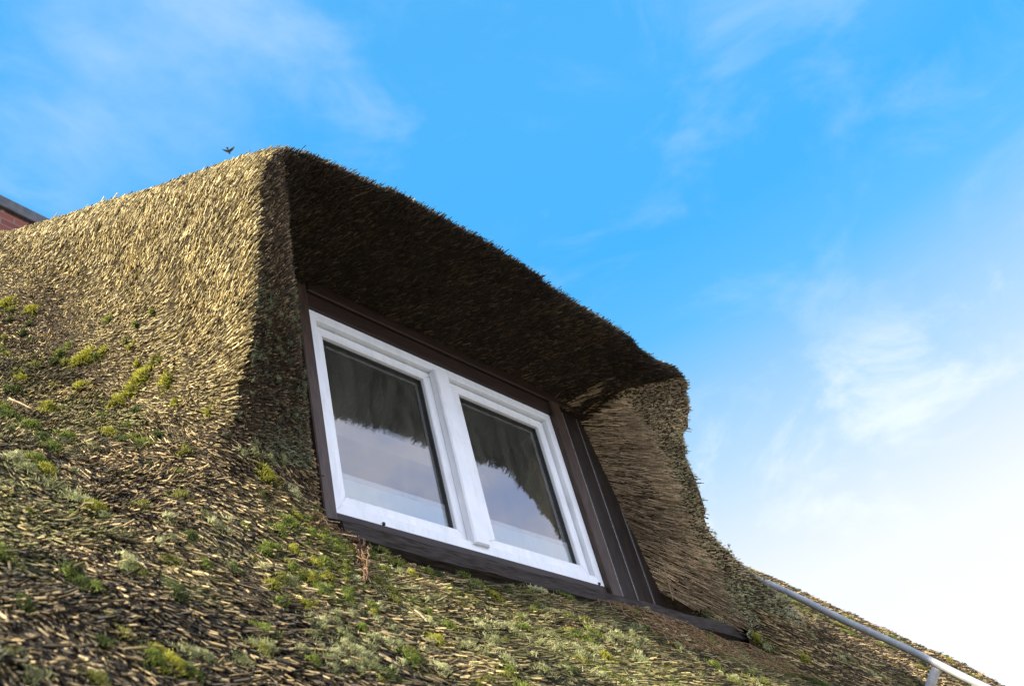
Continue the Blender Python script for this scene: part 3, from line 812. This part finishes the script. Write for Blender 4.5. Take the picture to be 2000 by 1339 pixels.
# scattered small growth over the whole old roof
cand = np.where(ok & (reg_q == 0) & (facing > .03) & (plane_h(QC[:, 1], QC[:, 2]) < .16))[0]
mn = noise3(QC[cand], 1.4, 21) * .6 + noise3(QC[cand], 4.5, 22) * .4
wgt = QA[cand] * np.clip((mn - .40) * 4, .03, 1) * np.clip((3.0 / dist[cand]) ** 1.2, .15, 1.6)
wgt /= wgt.sum()
for i in rng.choice(cand, 900, p=wgt):
    pal = random.choice((DGR, DGR, DGR, GRN, GRN, GRN, OLV, OLV, LIG, LIC)); Rr = random.uniform(.008, .030) * min(1.6, max(.8, dist[i] / 3))
    (lich_s if pal in (LIC, LIG) else moss_s).append((tuple(QC[i]), tuple(gC[i]), Rr, 800, pal[0], pal[1], .16))
# crusty lichen on the lower cut ends left of the window and on the right
cand = np.where(ok & (reg_q == 2) & (QC[:, 2] < 2.05) & (facing > .03) & ((QC[:, 0] < 1.9) | ((QC[:, 0] > 3.45) & (gC[:, 1] < -.5))))[0]
for i in rng.choice(cand, 190):
    lich_s.append((tuple(QC[i]), tuple(gC[i]), random.uniform(.005, .012), 420, *((LIG[0], LIC[1]) if QC[i][0] > 3 else ((.05, .06, .03), (.20, .22, .12))), .1))
tufts('moss', moss_s, None, .0075, .0013, 'yellow-green and dark green moss cushions growing on the old thatch', 'moss')
tufts('lichen', lich_s, None, .0095, .0013, 'pale grey-green lichen tufts growing on the old thatch', 'lichen')

# ------------------------------------------------------------------ small things on the thatch
def lift(px, py, up=.012):
    p, n_ = hit(px, py); return p + n_ * up
def strand(mb, a, b, r, sag, k=14, seed=0):
    rr = random.Random(seed); pts = []; off = Vector((0, 0, 0))
    for i in range(k + 1):
        t = i / k; off = off * .7 + Vector((rr.gauss(0, sag), rr.gauss(0, sag), rr.gauss(0, sag)))
        pts.append(a.lerp(b, t) + off * math.sin(math.pi * t))
    mb.tube(pts, r, 5)
rt = MB()
rp = [(596, 1030), (625, 1038), (655, 1051), (683, 1066), (700, 1084), (695, 1104), (707, 1125), (703, 1150)]
lp = [lift(*q, .022) for q in rp]
for s in range(9):
    for i in range(len(lp) - 1):
        if random.random() < .85:
            j = Vector((random.gauss(0, .008), random.gauss(0, .008), random.gauss(0, .008)))
            strand(rt, lp[i] + j, lp[i + 1] + j * .5, random.uniform(.0010, .0020), .006, 8, s * 31 + i)
o = rt.build('root_tangle', M_ROOT, None, True)
setp(o, 'tangle of dry brown root strands by the lower left window corner', 'roots')

nt_ = MB()
def net_pt(i, j):
    x = 2.62 + i * .024; y = -.30 - j * .020
    p, n_, _, _ = bvh.ray_cast(Vector((x, y, Z0 + TP * (y - Y0))) + nrm * .25, -nrm)
    if p is None: p = on_plane(x, y, 0)
    return p + nrm * (.020 + .006 * math.sin(i * .7) * math.sin(j * .9))
for i in range(0, 44):
    for j in range(0, 11):
        if (i + j) % 2: continue
        a = net_pt(i, j)
        for di in (-1, 1):
            b = net_pt(i + di, j + 1); nt_.tube([a, b], .0018, 4)
o = nt_.build('wire_netting', M_RUST, None, True)
setp(o, 'rusty wire netting lying on thatch below the right half of the sill', 'netting')

def loop_wire(px, py, wpx, hpx, label, m, r=.0022, tiltd=0):
    p, n_ = hit(px, py); dd = (p - Vector(CAM)).length; s = dd / 1855
    rv, uv = Vector(right), -Vector(down)
    side = (rv * math.cos(tiltd) + uv * math.sin(tiltd)); upv = (nrm + uv * .4).normalized()
    pts = [p - nrm * .01 + side * (wpx * s * .5 * math.cos(t)) + upv * (hpx * s * math.sin(t)) for t in [math.pi * i / 14 for i in range(15)]]
    mb = MB(); mb.tube(pts, r, 6); o = mb.build('wire_loop', m, None, True); setp(o, label, 'wire', 'wire loops left on the thatch'); return o
loop_wire(866, 1092, 14, 22, 'thin brown wire loop standing against the sill under the left pane', M_RUST)
loop_wire(1060, 1158, 24, 14, 'rusty wire loop against the sill near the right jamb', M_RUST)
loop_wire(1112, 1226, 22, 14, 'rusty wire loop on the netting, nearest to the bottom of the photo', M_RUST, .003)
loop_wire(905, 1170, 34, 10, 'flat rusty wire arc on moss below the meeting strip of the window', M_RUST)
loop_wire(1276, 1196, 46, 10, 'pale grey wire loop lying at the foot of the brown boards', M_CABLE, .003, -.25)

def loose(pa, pb, name, label, m, r, upa=.01, upb=.01, group='loose reeds on the thatch'):
    a, b = lift(*pa, upa), lift(*pb, upb)
    mb = MB(); mb.tube([a.lerp(b, i / 5) + nrm * .0015 * math.sin(math.pi * i / 5) for i in range(6)], [r, r, r, r * .95, r * .9, r * .8], 6)
    o = mb.build(name, m, None, True); setp(o, label, 'straw', group); return o
loose((1319, 1172), (1301, 1108), 'loose_reed', 'thin pale reed standing upright against the right reveal', M_STRAW, .0028, .02, .02)
loose((12, 792), (60, 814), 'loose_reed', 'pale loose reed on dark thatch at the left edge of the photo', M_STRAW, .0026, .02, .02)
loose((590, 1042), (648, 1035), 'loose_reed', 'grey dry stick beside the root tangle', M_STRAW, .0022, .015, .02)
loose((625, 1028), (640, 1050), 'loose_reed', 'short grey stick crossing another by the root tangle', M_STRAW, .002, .02, .01)
loose((735, 1288), (775, 1312), 'loose_reed', 'pale reed lying across lichen near the bottom of the photo', M_STRAW, .0022, .012, .012)
loose((806, 1200), (832, 1226), 'loose_reed', 'pale loose reed lying on brown thatch below the meeting strip', M_STRAW, .0020, .012, .012)

# ------------------------------------------------------------------ bird
def bird():
    d = pix_ray(447, 296); pos = Vector(CAM) + d * 26
    root = MB()
    fx = Vector((.62, .5, .05)).normalized(); sd = fx.cross(Vector((0, 0, 1))).normalized(); up = sd.cross(fx)
    prof = [(-.105, .004), (-.07, .014), (-.03, .026), (.01, .03), (.04, .026), (.06, .019), (.078, .02), (.092, .014), (.103, .004)]
    ring = 10; b = 0
    for (t, r) in prof:
        for i in range(ring):
            a = 6.283 * i / ring
            root.v.append(tuple(pos + fx * t + sd * r * math.cos(a) + up * (r * .9 * math.sin(a) + (.008 if t > .06 else 0))))
    for k in range(len(prof) - 1):
        for i in range(ring):
            j = (i + 1) % ring; root.f.append((k * ring + i, k * ring + j, (k + 1) * ring + j, (k + 1) * ring + i))
    root.f.append(tuple(range(ring))[::-1]); root.f.append(tuple((len(prof) - 1) * ring + i for i in range(ring)))
    o = root.build('bird', M_BIRD, None, True)
    setp(o, 'small dark bird flying in the sky above the dormer', 'bird')
    for s in (1, -1):
        m = MB(); pl = [(.045, 0), (.05, .06), (.02, .12), (-.03, .155), (-.025, .10), (-.04, .05), (-.04, 0)]
        for dz in (.004, -.004):
            for (a, w_) in pl: m.v.append(tuple(pos + fx * a + sd * s * (w_ + .012) + up * (w_ * .75 + .012 + dz)))
        k = len(pl); m.f.append(tuple(range(k))); m.f.append(tuple(range(2 * k - 1, k - 1, -1)))
        for i in range(k): m.f.append((i, k + i, k + (i + 1) % k, (i + 1) % k))
        m.build('wing', M_BIRD, o)
    m = MB(); k = 4
    for dz in (.003, -.003):
        for (a, w_) in ((-.08, -.01), (-.08, .01), (-.15, .03), (-.15, -.03)): m.v.append(tuple(pos + fx * a + sd * w_ + up * dz))
    m.f += [(0, 1, 2, 3), (7, 6, 5, 4)] + [(i, 4 + i, 4 + (i + 1) % 4, (i + 1) % 4) for i in range(4)]
    m.build('tail', M_BIRD, o)
bird()

# ------------------------------------------------------------------ ground
g_ = MB(); g_.v += [(-800, -800, -4.02), (800, -800, -4.02), (800, 800, -4.02), (-800, 800, -4.02)]; g_.f.append((0, 1, 2, 3))
setp(g_.build('ground', M_GRASS), kind='structure')
